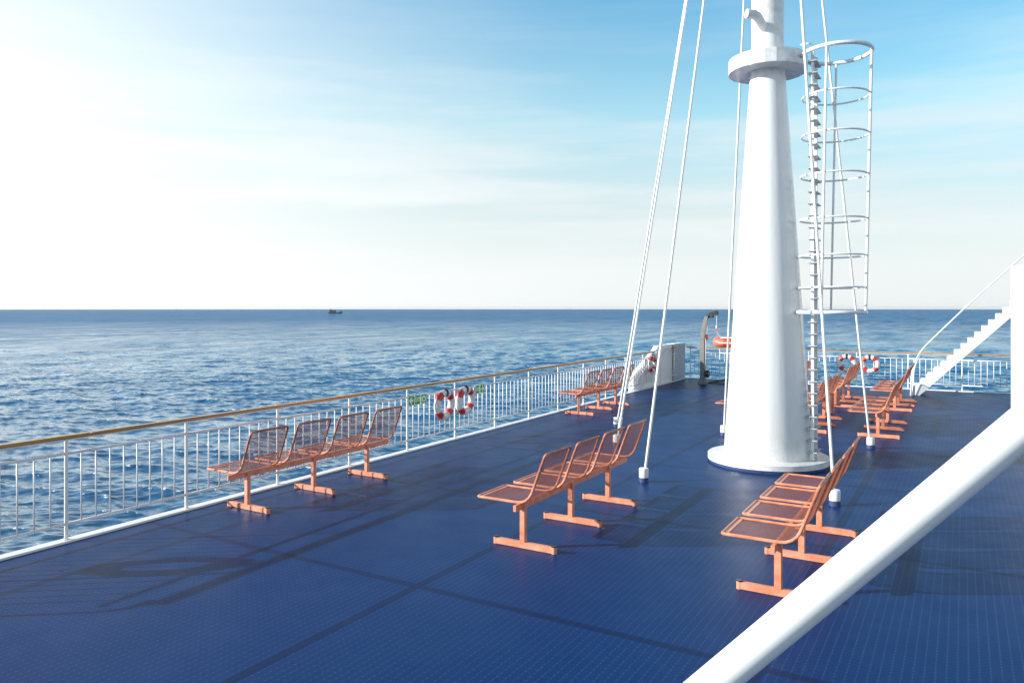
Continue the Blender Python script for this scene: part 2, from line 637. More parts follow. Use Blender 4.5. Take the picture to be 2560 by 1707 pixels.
def railing(name, loc, rz, posts, y0, y1, label, end_loop=False, nb=8):
    """local +y runs along the rail, deck side is +x"""
    root = empty(name, loc, rz)
    tag(root, label, 'railing', 'ship railings round the deck')
    m = MB()
    # flat teak rail with rounded edges
    n = int((y1 - y0) / 2.9) + 1
    seg = (y1 - y0) / n
    for i in range(n):
        a, b_ = y0 + i * seg, y0 + (i + 1) * seg - 0.002
        m.box((-0.036, a, RAIL_H - 0.038), (0.036, b_, RAIL_H), bev=0.010)
    m.build('handrail', 'wood', root)
    m = MB()
    m.box((-0.012, y0, RAIL_H - 0.055), (0.012, y1, RAIL_H - 0.0385))
    m.build('rail_strap', 'white_rail', root)
    for p in posts:
        m = MB()
        m.tube([(0, p, 0.02), (0, p, RAIL_H - 0.055)], 0.0185, 10)
        m.lathe([(0.032, 0.0225), (0.032, 0.028)], 12, center=(0, p, 0))
        m.build('post', 'white_rail', root)
    ends = [y0] + list(posts) + [y1]
    for a, b_ in zip(ends[:-1], ends[1:]):
        if b_ - a < 0.30:
            continue
        m = MB()
        m.tube([(0, a, 0.925), (0, b_, 0.925)], 0.0155, 8)
        m.tube([(0, a, 0.185), (0, b_, 0.185)], 0.0150, 8)
        k = max(1, round((b_ - a) / 1.44 * (nb + 1)))
        for j in range(1, k):
            y = a + (b_ - a) * j / k
            m.tube([(0, y, 0.185), (0, y, 0.925)], 0.0095, 6)
        m.build('baluster_panel', 'white_rail', root)
    if end_loop:
        m = MB()
        m.tube(rounded([(0, y0 + 0.12, RAIL_H - 0.075), (0, y0 - 0.14, RAIL_H - 0.075), (0, y0 - 0.14, 0.0)], 0.14), 0.0185, 8)
        m.build('end_post', 'white_rail', root)
    return root


left_posts = [-1.08 + 1.44 * k for k in range(0, 14)]
left_posts = [(4.36 - 4.0) + 1.44 * k for k in range(-1, 13)]
railing('ship_railing', (edge_x(4.0) - 0.068, 4.0, 0), 0.0155, left_posts, -1.95, 18.55,
        'long white railing with a brown teak handrail along the left edge of the blue deck', True)
rx = [-8.30 + 0.09, -7.17, -5.72, -4.289, -2.866, -1.436, -0.026, 1.39, 2.81, 4.23, 5.65]
# rear railing: local +y points to world -x
rl = [-(x + 1.0) for x in rx][::-1]
railing('ship_railing', (-1.0, Y1D + 0.062, 0), PI / 2, rl, -7.0, 7.34,
        'white railing with teak handrail across the far end of the deck')

# ------------------------------------------------------------------ benches
def seat_profile():
    # x along sitting depth, z height; front tip to top of the back
    p = [Vector((-0.53, 0, 0.470)), Vector((0.085, 0, 0.470)), Vector((0.283, 0, 0.985))]
    return rounded(p, 0.13, 8)


def arclen(pts):
    L = [0]
    for a, b in zip(pts[:-1], pts[1:]):
        L.append(L[-1] + (b - a).length)
    return L


def at_len(pts, L, s):
    for i in range(len(pts) - 1):
        if s <= L[i + 1] or i == len(pts) - 2:
            t = (s - L[i]) / (L[i + 1] - L[i])
            return pts[i].lerp(pts[i + 1], t)


def make_bench():
    root = empty('bench')
    m = MB()
    m.box((-0.034, -0.15, 0.398), (0.004, 2.76, 0.462), bev=0.004)
    m.build('beam', 'coral', root)
    for ly in (0.0, 1.09, 2.14):
        m = MB()
        m.box((-0.031, ly - 0.025, 0.06), (0.031, ly + 0.025, 0.452), bev=0.005)
        lg = m.build('leg', 'coral', root)
        m = MB()
        m.box((-0.325, ly - 0.026, 0.002), (0.355, ly + 0.026, 0.064), bev=0.005)
        m.build('foot_bar', 'coral', lg)
        for ex in (-0.325, 0.355):
            m = MB()
            m.lathe([(0.029, 0.0), (0.029, 0.066)], 14, center=(ex, ly, 0))
            m.lathe([(0.031, 0.0665), (0.031, 0.072), (0.024, 0.076)], 14, mi=1, center=(ex, ly, 0))
            m.build('end_cap', ['coral', 'dark_steel'], lg)
    prof = seat_profile()
    L = arclen(prof)
    W = 0.57
    rt = 0.0145
    fr = MB()
    # closed frame: up one side, across the top, down the other, across the front
    side_a = [Vector((p.x, 0, p.z)) for p in prof]
    side_b = [Vector((p.x, W, p.z)) for p in prof][::-1]
    rc = 0.04
    loop = []
    body_a = [at_len(side_a, L, s) for s in np.linspace(rc, L[-1] - rc, 22)]
    loop += body_a
    top_dir = (side_a[-1] - side_a[-2]).normalized()
    ca = side_a[-1]
    for t in np.linspace(0, 1, 5):
        p = (ca - top_dir * rc) * (1 - t) ** 2 + ca * 2 * t * (1 - t) + (ca + Vector((0, rc, 0))) * t ** 2
        loop.append(p)
    cb = side_b[0]
    for t in np.linspace(0, 1, 5):
        p = (cb - Vector((0, rc, 0))) * (1 - t) ** 2 + cb * 2 * t * (1 - t) + (cb - top_dir * rc) * t ** 2
        loop.append(p)
    loop += [Vector((p.x, W, p.z)) for p in body_a][::-1][1:]
    f0, f1 = side_b[-1], side_a[0]
    for t in np.linspace(0, 1, 5)[1:]:
        loop.append((f0 + Vector((rc, 0, 0))) * (1 - t) ** 2 + f0 * 2 * t * (1 - t) + (f0 - Vector((0, rc, 0))) * t ** 2)
    for t in np.linspace(0, 1, 5)[:-1]:
        loop.append((f1 + Vector((0, rc, 0))) * (1 - t) ** 2 + f1 * 2 * t * (1 - t) + (f1 + Vector((rc, 0, 0))) * t ** 2)
    fr.tube(loop, rt, 8, closed=True)
    # flat apron inside the front edge
    fr.box((-0.53 + 0.010, 0.012, 0.466), (-0.53 + 0.052, W - 0.012, 0.474))
    ms = MB()
    pitch = 0.0145

    def frame_at(q):
        p = at_len(prof, L, q)
        t = (at_len(prof, L, min(q + 0.004, L[-1])) - at_len(prof, L, max(q - 0.004, 0))).normalized()
        return p, t, Vector((-t.z, 0, t.x))

    def strip(path_pts, wv, hv):
        vs = []
        for p, a, b in path_pts:
            vs += [p - a * wv - b * hv, p + a * wv - b * hv, p + a * wv + b * hv, p - a * wv + b * hv]
        fs = []
        for q in range(len(path_pts) - 1):
            o = q * 4
            fs += [(o + e, o + (e + 1) % 4, o + 4 + (e + 1) % 4, o + 4 + e) for e in range(4)]
        ms.add(vs, fs)

    q = 0.055
    while q < L[-1] - 0.012:
        p, t, nn = frame_at(q)
        strip([(p + Vector((0, yy, 0)), t, nn) for yy in (0.004, W - 0.004)], 0.0017 if p.z < 0.50 else 0.0030, 0.0004)
        q += pitch
    yy = 0.022
    qs = np.linspace(0.01, L[-1] - 0.01, 20)
    while yy < W - 0.01:
        strip([(frame_at(v)[0] + Vector((0, yy, 0)), Vector((0, 1, 0)), frame_at(v)[2]) for v in qs], 0.0012, 0.0005)
        yy += 0.024
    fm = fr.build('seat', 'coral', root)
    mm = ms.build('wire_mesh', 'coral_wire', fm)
    seats = [fm]
    for i in range(1, 4):
        seats.append(copy_tree(fm, root))
    for i, st in enumerate(seats):
        st.location = (0, -0.05 + 0.735 * i, 0)
    return root


bench0 = make_bench()
G_B = 'coral wire benches on the deck'
benches = [
    (-7.48, 6.20, 'coral four seat wire bench beside the left railing, the nearer of two there'),
    (-3.855, 6.65, 'coral four seat wire bench standing alone mid deck, left of the mast base'),
    (-1.35, 6.66, 'coral four seat wire bench close up, its front foot hidden by the thick white handrail'),
    (-7.63, 15.73, 'coral wire bench by the left railing beyond the exit signs, behind two stay rods'),
    (-1.39, 15.84, 'coral bench behind the stay rod right of the caged ladder, seats facing left'),
    (-1.41, 20.20, 'coral bench nearest the foot of the white stairway'),
    (-2.66, 15.80, 'coral bench just behind the ladder rungs, legs showing right of the mast'),
    (-2.69, 20.26, 'coral bench in front of two far lifebuoys, round bin at its first leg'),
    (-3.92, 15.75, 'coral bench mostly hidden by the mast, one seat edge peeking out left of it'),
    (-3.95, 20.20, 'coral bench far behind the mast, only backrests showing between mast and ladder'),
]
bench_objs = [bench0] + [copy_tree(bench0) for _ in benches[1:]]
for i, (x, y, lb) in enumerate(benches):
    o = bench_objs[i]
    o.location = (x, y, 0.0)
    dx_, dy_ = {0: (0, -0.13), 2: (0.06, 0.0)}.get(i, (0, 0))     # seats bolted a little differently on their feet
    for ch in o.children:
        if ch.name.startswith('seat') or (ch.name.startswith('beam') and dy_):
            ch.location.x += dx_
            ch.location.y += dy_
    tag(o, lb, 'bench', G_B)

# round ash bins among the far benches
def bin_(loc, h, z0, label):
    root = empty('ash_bin', loc)
    tag(root, label, 'bin', 'coral ash bins by the benches')
    m = MB()
    m.lathe([(0.098, z0), (0.101, z0 + 0.01), (0.101, z0 + h)], 24)
    m.build('bin_body', 'coral', root)
    m = MB()
    m.lathe([(0.106, z0 + h - 0.03), (0.106, z0 + h + 0.008), (0.085, z0 + h + 0.016)], 24)
    m.build('lid', 'coral', root)


bin_((-2.74, 20.26, 0), 0.315, 0.067, 'orange round ash bin fixed on the leg of the bench before the far lifebuoys')
bin_((-2.70, 19.05, 0), 0.45, 0.0, 'orange round ash bin standing between two bench rows behind the ladder')

# ------------------------------------------------------------------ mast
MX, MY = -2.668, 12.349
mast = empty('mast', (MX, MY, 0))
tag(mast, 'tall white tapering ship mast with a round collar on a disc base', 'mast')
m = MB()
m.lathe([(0.905, 0.001), (0.915, 0.048)], 72, mi=1)
m.lathe([(0.922, 0.0485), (0.922, 0.126), (0.912, 0.133)], 72)
m.build('base_plate', ['mast', 'blue_ring'], mast)
m = MB()
m.lathe([(0.675, 0.128), (0.266, 6.20)], 72)
m.build('mast_body', 'mast', mast)
m = MB()
m.lathe([(0.600, 6.185), (0.600, 6.400)], 22, smooth=False)
m.build('collar', 'mast', mast)
m = MB()
m.lathe([(0.248, 6.395), (0.243, 15.6)], 48)
m.build('upper_tube', 'mast', mast)
# hooked pipe: leaves the tube towards the camera side and turns off to the left
lc = CR
a0 = Vector((0, 0, 6.83)) - CF * 0.18 - CR * 0.125
a1 = Vector((0, 0, 6.95)) - CF * 0.42 - CR * 0.315
a2 = Vector((0, 0, 6.955)) - CF * 0.45 - CR * 0.475
pp = rounded([a0, a1, a2], 0.12, 8)
m = MB()
m.tube(pp, 0.070, 24)
m.build('vent_pipe', 'mast', mast)

# ------------------------------------------------------------------ caged ladder
lad = empty('caged_ladder', (MX + 0.709, MY - 0.065, 0.13))
tag(lad, 'white vertical ladder with a round safety cage beside the mast', 'ladder')
for yy in (-0.15, 0.15):
    m = MB()
    m.box((-0.022, yy - 0.019, 0.004), (0.022, yy + 0.019, 6.22), bev=0.004)
    if yy < 0:
        m.tube(rounded([(0, yy, 6.2), (0, yy, 6.34), (-0.18, yy, 6.34)], 0.1), 0.016, 8)
    m.build('ladder_rail', 'white', lad)
z = 0.13
k = 0
while z < 6.2:
    m = MB()
    m.box((-0.062, -0.205, z), (0.068, 0.205, z + 0.012))
    m.build('rung', 'rung', lad)
    z += 0.1795
    k += 1
CX = 0.237
for hz, rr, hr in ((2.39, 0.485, 0.030), (2.76, 0.470, 0.014), (3.24, 0.470, 0.014), (3.79, 0.470, 0.014), (4.45, 0.470, 0.014),
                   (5.06, 0.470, 0.014), (5.65, 0.470, 0.014), (6.30, 0.490, 0.030)):
    m = MB()
    tilt = (hz - 2.39) * 0.020
    ring = [Vector((CX + tilt + rr * math.cos(a), rr * math.sin(a), hz - 0.13)) for a in np.linspace(0, 2 * PI, 49)[:-1]]
    m.tube(ring, hr, 8, closed=True)
    m.build('cage_hoop', 'white', lad)
for a, rad in ((R_(0), 0.022), (R_(-98), 0.019), (R_(98), 0.017)):
    m = MB()
    m.tube([(CX + 0.0 + 0.480 * math.cos(a), 0.480 * math.sin(a), 2.39 - 0.13), (CX + 0.078 + 0.485 * math.cos(a), 0.485 * math.sin(a), 6.30 - 0.13)], rad, 10)
    m.build('cage_bar', 'white', lad)
# ------------------------------------------------------------------ stays
TOP = Vector((MX, MY, 15.4))
stays = [
    (-3.865, 10.055, False, 'white stay rod in a white and blue socket between the middle bench and the mast'),
    (-6.149, 14.46, False, 'farther white stay rod of the close pair, socket standing left behind the middle bench'),
    (-5.304, 12.47, True, 'nearer white stay rod of the close pair, with a turnbuckle behind the middle bench seats'),
    (-3.954, 14.52, False, 'white stay rod close along the left side of the mast, socket partly behind its base'),
    (-1.367, 10.07, False, 'white stay rod crossing the ladder cage, socket right behind the nearest right bench'),
    (-1.388, 14.51, False, 'white stay rod right of the ladder cage, socket before the far right bench'),
]
for (x, y, tb, lb) in stays:
    root = empty('mast_stay', (x, y, 0))
    tag(root, lb, 'stay rod', 'stay rods holding the mast')
    d = TOP - Vector((x, y, 0.0))
    m = MB()
    b0 = d * (0.15 / d.z)
    m.tube([b0, d * 0.985], 0.0195, 10)
    m.build('rod', 'white', root)
    m = MB()
    m.lathe([(0.068, 0.001), (0.068, 0.066)], 20, mi=1)
    m.lathe([(0.066, 0.067), (0.066, 0.185), (0.060, 0.197), (0.028, 0.200)], 20)
    m.build('socket', ['white', 'blue_ring'], root)
    if tb:
        m = MB()
        pts, rad = [], []
        for i in range(44):
            t = 0.27 + 0.25 * i / 43
            pts.append(d * (t / d.z))
            rad.append(0.034 if i % 4 < 2 else 0.024)
        m.tube(pts, 0.03, 10, rad=rad, smooth=False)
        m.build('turnbuckle', 'white', root)

# ------------------------------------------------------------------ lifebuoys
def make_buoy():
    root = empty('lifebuoy')
    Rm, rm = 0.213, 0.069
    nu, nv = 72, 16
    m = MB()
    # local: plane y-z, facing +x
    for i in range(nu):
        a0, a1 = 2 * PI * i / nu, 2 * PI * (i + 1) / nu
        mid = math.degrees((a0 + a1) / 2) % 90
        red = abs(mid - 45) < 17.5
        vs = []
        for a in (a0, a1):
            for j in range(nv):
                b = 2 * PI * j / nv
                rr = Rm + rm * math.cos(b)
                vs.append((rm * 0.92 * math.sin(b), rr * math.cos(a), rr * math.sin(a)))
        m.add(vs, [(j, (j + 1) % nv, nv + (j + 1) % nv, nv + j) for j in range(nv)], 1 if red else 0, True)
    m.build('ring', ['buoy_white', 'buoy_red'], root)
    m = MB()
    for i in range(5):
        a0, a1 = PI / 2 - 0.13 + 0.052 * i, PI / 2 - 0.13 + 0.052 * (i + 1)
        vs = []
        for a in (a0, a1):
            for j in range(nv):
                b = 2 * PI * j / nv
                rr = Rm + (rm + 0.005) * math.cos(b)
                vs.append(((rm + 0.005) * 0.94 * math.sin(b), rr * math.cos(a), rr * math.sin(a)))
        m.add(vs, [(j, (j + 1) % nv, nv + (j + 1) % nv, nv + j) for j in range(nv)], 0, True)
    m.build('strap', 'black', root)
    m = MB()
    pts = []
    for i in range(96):
        a = 2 * PI * i / 96
        q = (a - PI / 4) % (PI / 2) / (PI / 2)
        sag = math.sin(q * PI) ** 2
        rr = Rm + rm + 0.006 + 0.006 * sag
        low = 0.055 * sag if math.sin(a) < -0.6 else 0.0
        pts.append((0.012, rr * math.cos(a), rr * math.sin(a) - low))
    m.tube(pts, 0.0055, 6, closed=True)
    m.build('grab_rope', 'rope', root)
    return root


buoy0 = make_buoy()
G_L = 'red and white lifebuoys hung on the railings'


def rail_x(Y):
    return edge_x(Y) - 0.068


buoys = [
    ((rail_x(11.10) + 0.086, 11.10, 0.700), 0.0, 0, 'red and white lifebuoy on the left railing, next to the three panel exit sign'),
    ((rail_x(11.78) + 0.086, 11.78, 0.706), 0.0, 6, 'red and white lifebuoy on the left railing, next to the two panel exit sign'),
    ((rail_x(22.2) + 0.10, 22.2, 0.735), 0.0, -4, 'lifebuoy at the far end of the left railing, half behind a stay rod'),
    ((-3.145, 25.75, 0.730), -PI / 2, 0, 'left one of the two lifebuoys on the far railing'),
    ((-2.482, 25.75, 0.730), -PI / 2, 3, 'right one of the two lifebuoys on the far railing, behind a bench back'),
    ((rail_x(3.30) + 0.086, 3.30, 0.70), 0.0, 0, 'lifebuoy on the left railing cut off by the left edge of the photo'),
]
for i, (loc, rz, tw, lb) in enumerate(buoys):
    o = buoy0 if i == 0 else copy_tree(buoy0)
    o.location = loc
    o.rotation_euler = (R_(tw), R_(3 if rz == 0 else 0), rz)
    tag(o, lb, 'lifebuoy', G_L)

# ------------------------------------------------------------------ exit signs
def text_faces(s, size, loc_fn):
    cu = bpy.data.curves.new('lettering', 'FONT')
    cu.body = s
    cu.size = size
    cu.align_x = 'CENTER'
    cu.align_y = 'CENTER'
    cu.extrude = 0.0008
    cu.offset = 0.0016
    ob = bpy.data.objects.new('lettering', cu)
    COL.objects.link(ob)
    bpy.context.view_layer.update()
    dg = bpy.context.evaluated_depsgraph_get()
    me = bpy.data.meshes.new_from_object(ob.evaluated_get(dg))
    vs = [loc_fn(v.co) for v in me.vertices]
    fs = [tuple(p.vertices) for p in me.polygons]
    bpy.data.objects.remove(ob)
    return vs, fs


def sign(loc, rz, panels, label):
    """local +y to the right as seen from the deck is -y; plates face +x"""
    root = empty('exit_sign', loc, rz)
    tag(root, label, 'sign', 'green exit signs on the railing')
    S = 0.17
    for i, kind in enumerate(panels):
        yc = i * (S + 0.006)
        m = MB()
        m.box((-0.004, yc, 0), (0.0, yc + S, S))
        m.box((0.0002, yc + 0.010, 0.010), (0.002, yc + S - 0.010, S - 0.010), mi=1)
        pl = m.build('sign_plate', ['sign_pale', 'sign_green'], root)
        m = MB()
        cy, cz = yc + S / 2, S / 2
        x = 0.0024
        if kind in ('left', 'right'):
            sg = -1 if kind == 'left' else 1
            w = 0.052
            t = 0.020
            # arrow built as chevron head and shaft
            pts = [(-w, 0.016), (0.012, 0.016), (-0.022, 0.050), (0.008, 0.064), (0.064, 0.0), (0.008, -0.064), (-0.022, -0.050), (0.012, -0.016), (-w, -0.016)]
            poly = [(x, cy + sg * p, cz + q) for p, q in pts]
            n = len(poly)
            # split in convex pieces
            P = [Vector(p) for p in poly]
            for q in ([0, 1, 7, 8], [1, 2, 3, 4], [1, 4, 7], [4, 5, 6, 7]):
                m.prism([P[j] for j in q], (0.001, 0, 0))
            m.build('arrow', 'sign_pale', pl)
        elif kind == 'exit':
            vs, fs = text_faces('EXIT', 0.100, lambda c: (x + c.z + 0.001, cy + c.x * 0.66, cz + c.y * 1.15))
            m.add(vs, fs)
            m.build('exit_text', 'sign_pale', pl)
        else:
            for k in range(28):
                a0, a1 = 2 * PI * k / 28, 2 * PI * (k + 1) / 28
                q = [(x, cy + r * math.cos(a), cz + r * math.sin(a)) for r, a in ((0.030, a0), (0.056, a0), (0.056, a1), (0.030, a1))]
                m.prism(q, (0.001, 0, 0))
            for k in range(4):
                a = PI / 4 + k * PI / 2
                m.box((x, cy + 0.064 * math.cos(a) - 0.004, cz + 0.064 * math.sin(a) - 0.004), (x + 0.001, cy + 0.064 * math.cos(a) + 0.004, cz + 0.064 * math.sin(a) + 0.004))
            m.build('ring_symbol', 'sign_pale', pl)
    return root


SX = 0.024
sign((rail_x(10.12) + SX, 10.12, 0.775), 0.0155, ('left', 'exit', 'ring'), 'green exit sign with left arrow, EXIT and lifebuoy ring panels on the railing')
sign((rail_x(12.22) + SX, 12.22, 0.775), 0.0155, ('exit', 'right'), 'green exit sign of two panels, EXIT and right arrow, right of the lifebuoys')
sign((rail_x(21.72) + SX, 21.72, 0.735), 0.0155, ('ring',), 'small single panel green sign on the far left railing before the white housing')

# ------------------------------------------------------------------ white stair housing outside the far left railing
HX_ = -8.44
hp = [on_x(px, py, HX_) for px, py in ((1584, 943), (1637, 879), (1646, 864.5), (1680, 860))]
ye = hp[-1].y
yb = hp[0].y
ztop = hp[-1].z
poly = [(HX_, yb, 0.0), *[tuple(p) for p in hp], (HX_, ye, -0.3), (HX_, yb, -0.3)]
hs = empty('stair_housing', (0, 0, 0))
tag(hs, 'white steel stair housing with sloping top outside the far left railing', 'stair housing')
m = MB()
m.prism(poly, (-0.16, 0, 0))
m.build('side_plate', 'clean_white', hs)
m = MB()
m.box((HX_ - 0.16, ye + 0.002, -0.3), (HX_ + 0.06, Y1D + 0.02, ztop - 0.012))
m.build('end_panel', 'grey_panel', hs)
m = MB()
m.box((HX_ - 0.18, ye - 0.02, ztop - 0.010), (HX_ + 0.075, Y1D + 0.03, ztop + 0.012))
m.build('top_cap', 'clean_white', hs)
# diagonal trim pipe along the slope
m = MB()
m.tube([on_x(1540, 994, HX_ + 0.03), on_x(1637, 877, HX_ + 0.03)], 0.024, 8)
m.tube([on_x(1572, 984, HX_ + 0.03), on_x(1590, 964, HX_ + 0.03)], 0.022, 8)
m.build('slope_pipe', 'white', hs)

gate = empty('stair_gate', (0, 0, 0))
tag(gate, 'white pipe handrails and gate post at the opening to the stair housing', 'gate')
GX = -8.33
g = lambda px, py: on_x(px, py, GX)
m = MB()
a, b_ = g(1640, 874), g(1651, 876)
low = g(1651, 961)
m.tube(rounded([(GX, a.y, 1.06), (GX, b_.y, 1.06), (GX, b_.y, 0.02)], 0.14), 0.02, 8)
m.build('loop_post', 'white_rail', gate)
m = MB()
p0, p1, p2 = g(1652, 894), g(1673, 871), g(1678, 872)
m.tube(rounded([p0, p1, (GX, p2.y, p1.z), (GX, p2.y, 0.02)], 0.12), 0.02, 8)
m.build('slope_handrail', 'white_rail', gate)
m = MB()
q = g(1685, 900)
m.tube([(GX + 0.0, q.y, 0.02), (GX, q.y, 1.10)], 0.022, 8)
for zz in (0.22, 0.92):
    m.tube([(GX, q.y - 0.3, zz), (GX, q.y + 0.25, zz)], 0.012, 6)
m.build('gate_post', 'white_rail', gate)
m = MB()
m.box((GX - 0.05, q.y - 0.28, 1.10), (GX + 0.05, q.y + 0.2, 1.14))
m.build('gate_cap', 'wood', gate)

# ------------------------------------------------------------------ davit, rescue boat, cradle
dv = empty('davit', (-7.29, 24.25, 0))
tag(dv, 'weathered grey steel davit crane with pulleys at the far left corner', 'davit')
m = MB()
m.lathe([(0.185, 0.0), (0.175, 0.02), (0.085, 0.135)], 6, smooth=False)
m.build('base_foot', 'steel', dv)
m = MB()
m.box((-0.075, -0.085, 0.10), (0.075, 0.085, 1.45), bev=0.01)
m.build('column', 'steel', dv)
m = MB()
pa = [Vector((-0.005, 0, 1.40)), Vector((0.015, 0, 1.72)), Vector((0.075, 0, 2.0)), Vector((0.145, 0, 2.21))]
for sy in (-1, 1):
    for a, b_ in zip(pa[:-1], pa[1:]):
        dx = Vector((0.062, 0, 0))
        m.prism([a - dx + Vector((0, sy * 0.075, 0)), a + dx + Vector((0, sy * 0.075, 0)), b_ + dx * 0.85 + Vector((0, sy * 0.075, 0)), b_ - dx * 0.85 + Vector((0, sy * 0.075, 0))], (0, -sy * 0.03, 0))
m.build('bent_arm', 'steel', dv)
m = MB()
m.prism([(0.09, -0.03, 2.16), (0.16, -0.03, 2.12), (0.44, -0.03, 2.28), (0.42, -0.03, 2.36), (0.25, -0.03, 2.33)], (0, 0.06, 0))
m.build('jib_head', 'dark_steel', dv)
for (x, z, r) in ((0.43, 2.305, 0.075), (0.30, 2.20, 0.055), (0.16, 2.20, 0.05)):
    m = MB()
    m.lathe([(r, -0.055), (r * 0.8, -0.02), (r * 0.8, 0.02), (r, 0.055)], 18, axis='y', center=(x, 0, z))
    m.build('pulley', 'dark_steel', dv)
m = MB()
m.lathe([(0.11, -0.06), (0.12, -0.05), (0.12, 0.05), (0.11, 0.06)], 24, axis='x', center=(0.155, -0.02, 0.33))
m.build('winch_drum', 'dark_steel', dv)
m = MB()
m.lathe([(0.085, -0.05), (0.095, -0.04), (0.095, 0.0)], 20, axis='x', center=(0.15, -0.02, 1.52))
m.lathe([(0.088, 0.001), (0.070, 0.03)], 20, mi=1, axis='x', center=(0.15, -0.02, 1.52))
m.build('winch_drum', ['dark_steel', 'boat_salmon'], dv)
m = MB()
m.tube([(0.12, -0.1, 0.42), (0.125, -0.1, 1.50)], 0.010, 6)
m.tube([(0.16, -0.05, 1.6), (0.16, 0, 2.18)], 0.008, 6)
m.build('fall_rope', 'white_rope', dv)
m = MB()
m.tube([(0.455, 0, 2.25), (0.455, 0, 1.88)], 0.009, 6)
m.lathe([(0.01, 1.80), (0.030, 1.82), (0.030, 1.88), (0.01, 1.90)], 10, center=(0.455, 0, 0))
m.build('hoist_rope', 'white_rope', dv)
m = MB()
m.tube([(0.455 + 0.03 * math.cos(t), 0, 1.745 + 0.04 * math.sin(t)) for t in np.linspace(0, 2 * PI, 13)[:-1]], 0.009, 6, closed=True)
m.build('hook', 'boat_orange', dv)

bt = empty('rescue_boat', (-7.29 + 0.455 + 0.16, 24.25, 0))
tag(bt, 'orange inflatable rescue boat hanging from the davit, half behind the mast', 'boat')
m = MB()
# inflated tube: a U in plan with an upswept rounded nose on the left
L_ = 2.15
path, rad = [], []
for t in np.linspace(0, 1, 15):
    path.append(Vector((0.02 + (1 - t) * L_, -0.32, 1.37)))
    rad.append(0.150 if t > 0.08 else 0.10 + 0.6 * t)
for a in np.linspace(0, PI, 13)[1:-1]:
    path.append(Vector((0.02 - 0.12 * math.sin(a) , -0.32 * math.cos(a), 1.37 + 0.02 * math.sin(a))))
    rad.append(0.150)
for t in np.linspace(0, 1, 15):
    path.append(Vector((0.02 + t * L_, 0.32, 1.37)))
    rad.append(0.150 if t < 0.92 else 0.10 + 0.6 * (1 - t))
m.tube(path, 0.15, 16, rad=rad)
me_t = m.build('inflated_tube', ['boat_orange', 'boat_salmon'], bt)
for p in me_t.data.polygons:
    if p.center.x < 0.22:
        p.material_index = 1
m = MB()
m.box((0.0, -0.30, 1.24), (L_ - 0.05, 0.30, 1.30))
m.build('floor_board', 'boat_orange', bt)
m = MB()
m.tube([(0.02, -0.476, 1.365), (L_, -0.476, 1.365)], 0.016, 6)
m.tube([(0.05, -0.32, 1.525), (L_, -0.32, 1.525)], 0.016, 6)
m.build('rubbing_strip', 'buoy_white', bt)
m = MB()
m.tube([(-0.10, -0.1, 1.46), (-0.155, 0, 1.715), (-0.0, -0.1, 1.49)], 0.010, 6)
m.tube([(-0.08, 0.15, 1.48), (-0.155, 0, 1.715), (0.02, 0.15, 1.50)], 0.008, 6)
m.build('lifting_sling', 'buoy_white', bt)
m = MB()
m.box((0.42, -0.478, 1.40), (0.53, -0.455, 1.45), bev=0.01)
m.build('grab_handle', 'black', bt)
m = MB()
m.box((0.7, -0.2, 1.30), (1.0, 0.2, 1.58), bev=0.03)
m.build('thwart', 'boat_salmon', bt)

cr = empty('boat_cradle', (-6.65, 24.75, 0))
tag(cr, 'low grey steel cradle on the deck behind the davit foot', 'boat cradle')
m = MB()
m.box((0.1, 0.25, 0.005), (2.4, 0.45, 0.10), bev=0.01)
m.build('beam', 'steel', cr)
m = MB()
m.prism([(-0.55, -0.35, 0.004), (0.05, -0.35, 0.004), (0.25, 0.24, 0.004), (-0.10, 0.24, 0.10)], (0, 0, 0.03))
m.build('ramp_plate', 'dark_steel', cr)

# ------------------------------------------------------------------ stairway right and bulkhead
st = empty('stairway', (-1.216, 24.05, 0))
tag(st, 'white steel stairway with pipe handrails rising to the right at the far end', 'stairs')
run, rise, ns = 0.165, 0.1703, 17
m = MB()
for sy in (0.0, 0.83):
    top = []
    for i in range(ns):
        z = 0.272 + rise * i
        top.append((i * run, sy, z if i else 0.272))
        top.append((i * run + run, sy, z))
    # sawtooth stringer split into one quad per step, plus a slanted band below
    for i in range(ns):
        x0, x1 = i * run, (i + 1) * run
        zt = 0.272 + rise * i
        zb = lambda x: max(0.0, (x - 0.161) * rise / run - 0.0)
        if i == 0:
            m.prism([(-0.029, sy, 0.001), (0.161, sy, 0.001), (x1, sy, zb(x1) + 0.001), (x1, sy, zt), (0.0, sy, zt)], (0, 0.03, 0))
        else:
            m.prism([(x0, sy, zb(x0) + 0.001), (x1, sy, zb(x1) + 0.001), (x1, sy, zt), (x0, sy, zt)], (0, 0.03, 0))
m.build('stringer', 'white', st)
for i in range(ns):
    m = MB()
    z = 0.272 + rise * i
    m.box((i * run + 0.002, 0.032, (z - rise - 0.03) if i else 0.002), (i * run + run + 0.002, 0.828, z - 0.004))
    m.build('tread', 'white', st)
for yy in (-0.05, 0.90):
    m = MB()
    pts = [(-0.053, yy, 0.0), (-0.03, yy, 0.72), (0.176, yy, 1.261), (1.208, yy, 2.413), (2.303, yy, 3.569), (3.2, yy, 4.45)]
    m.tube(rounded(pts, 0.32, 7), 0.021, 10)
    m.build('handrail', 'white', st)

wl = empty('bulkhead_wall', (0.978, 21.5, 0))
tag(wl, 'plain white bulkhead wall at the right edge in front of the stairway', 'wall')
m = MB()
m.box((0.0, 0.0, 0.0), (3.2, 0.075, 3.468), bev=0.006)
m.build('wall_plate', 'white', wl)
m = MB()
m.box((0.12, 0.08, 0.0), (3.2, 0.22, 3.30))
m.build('stiffener', 'white', wl)

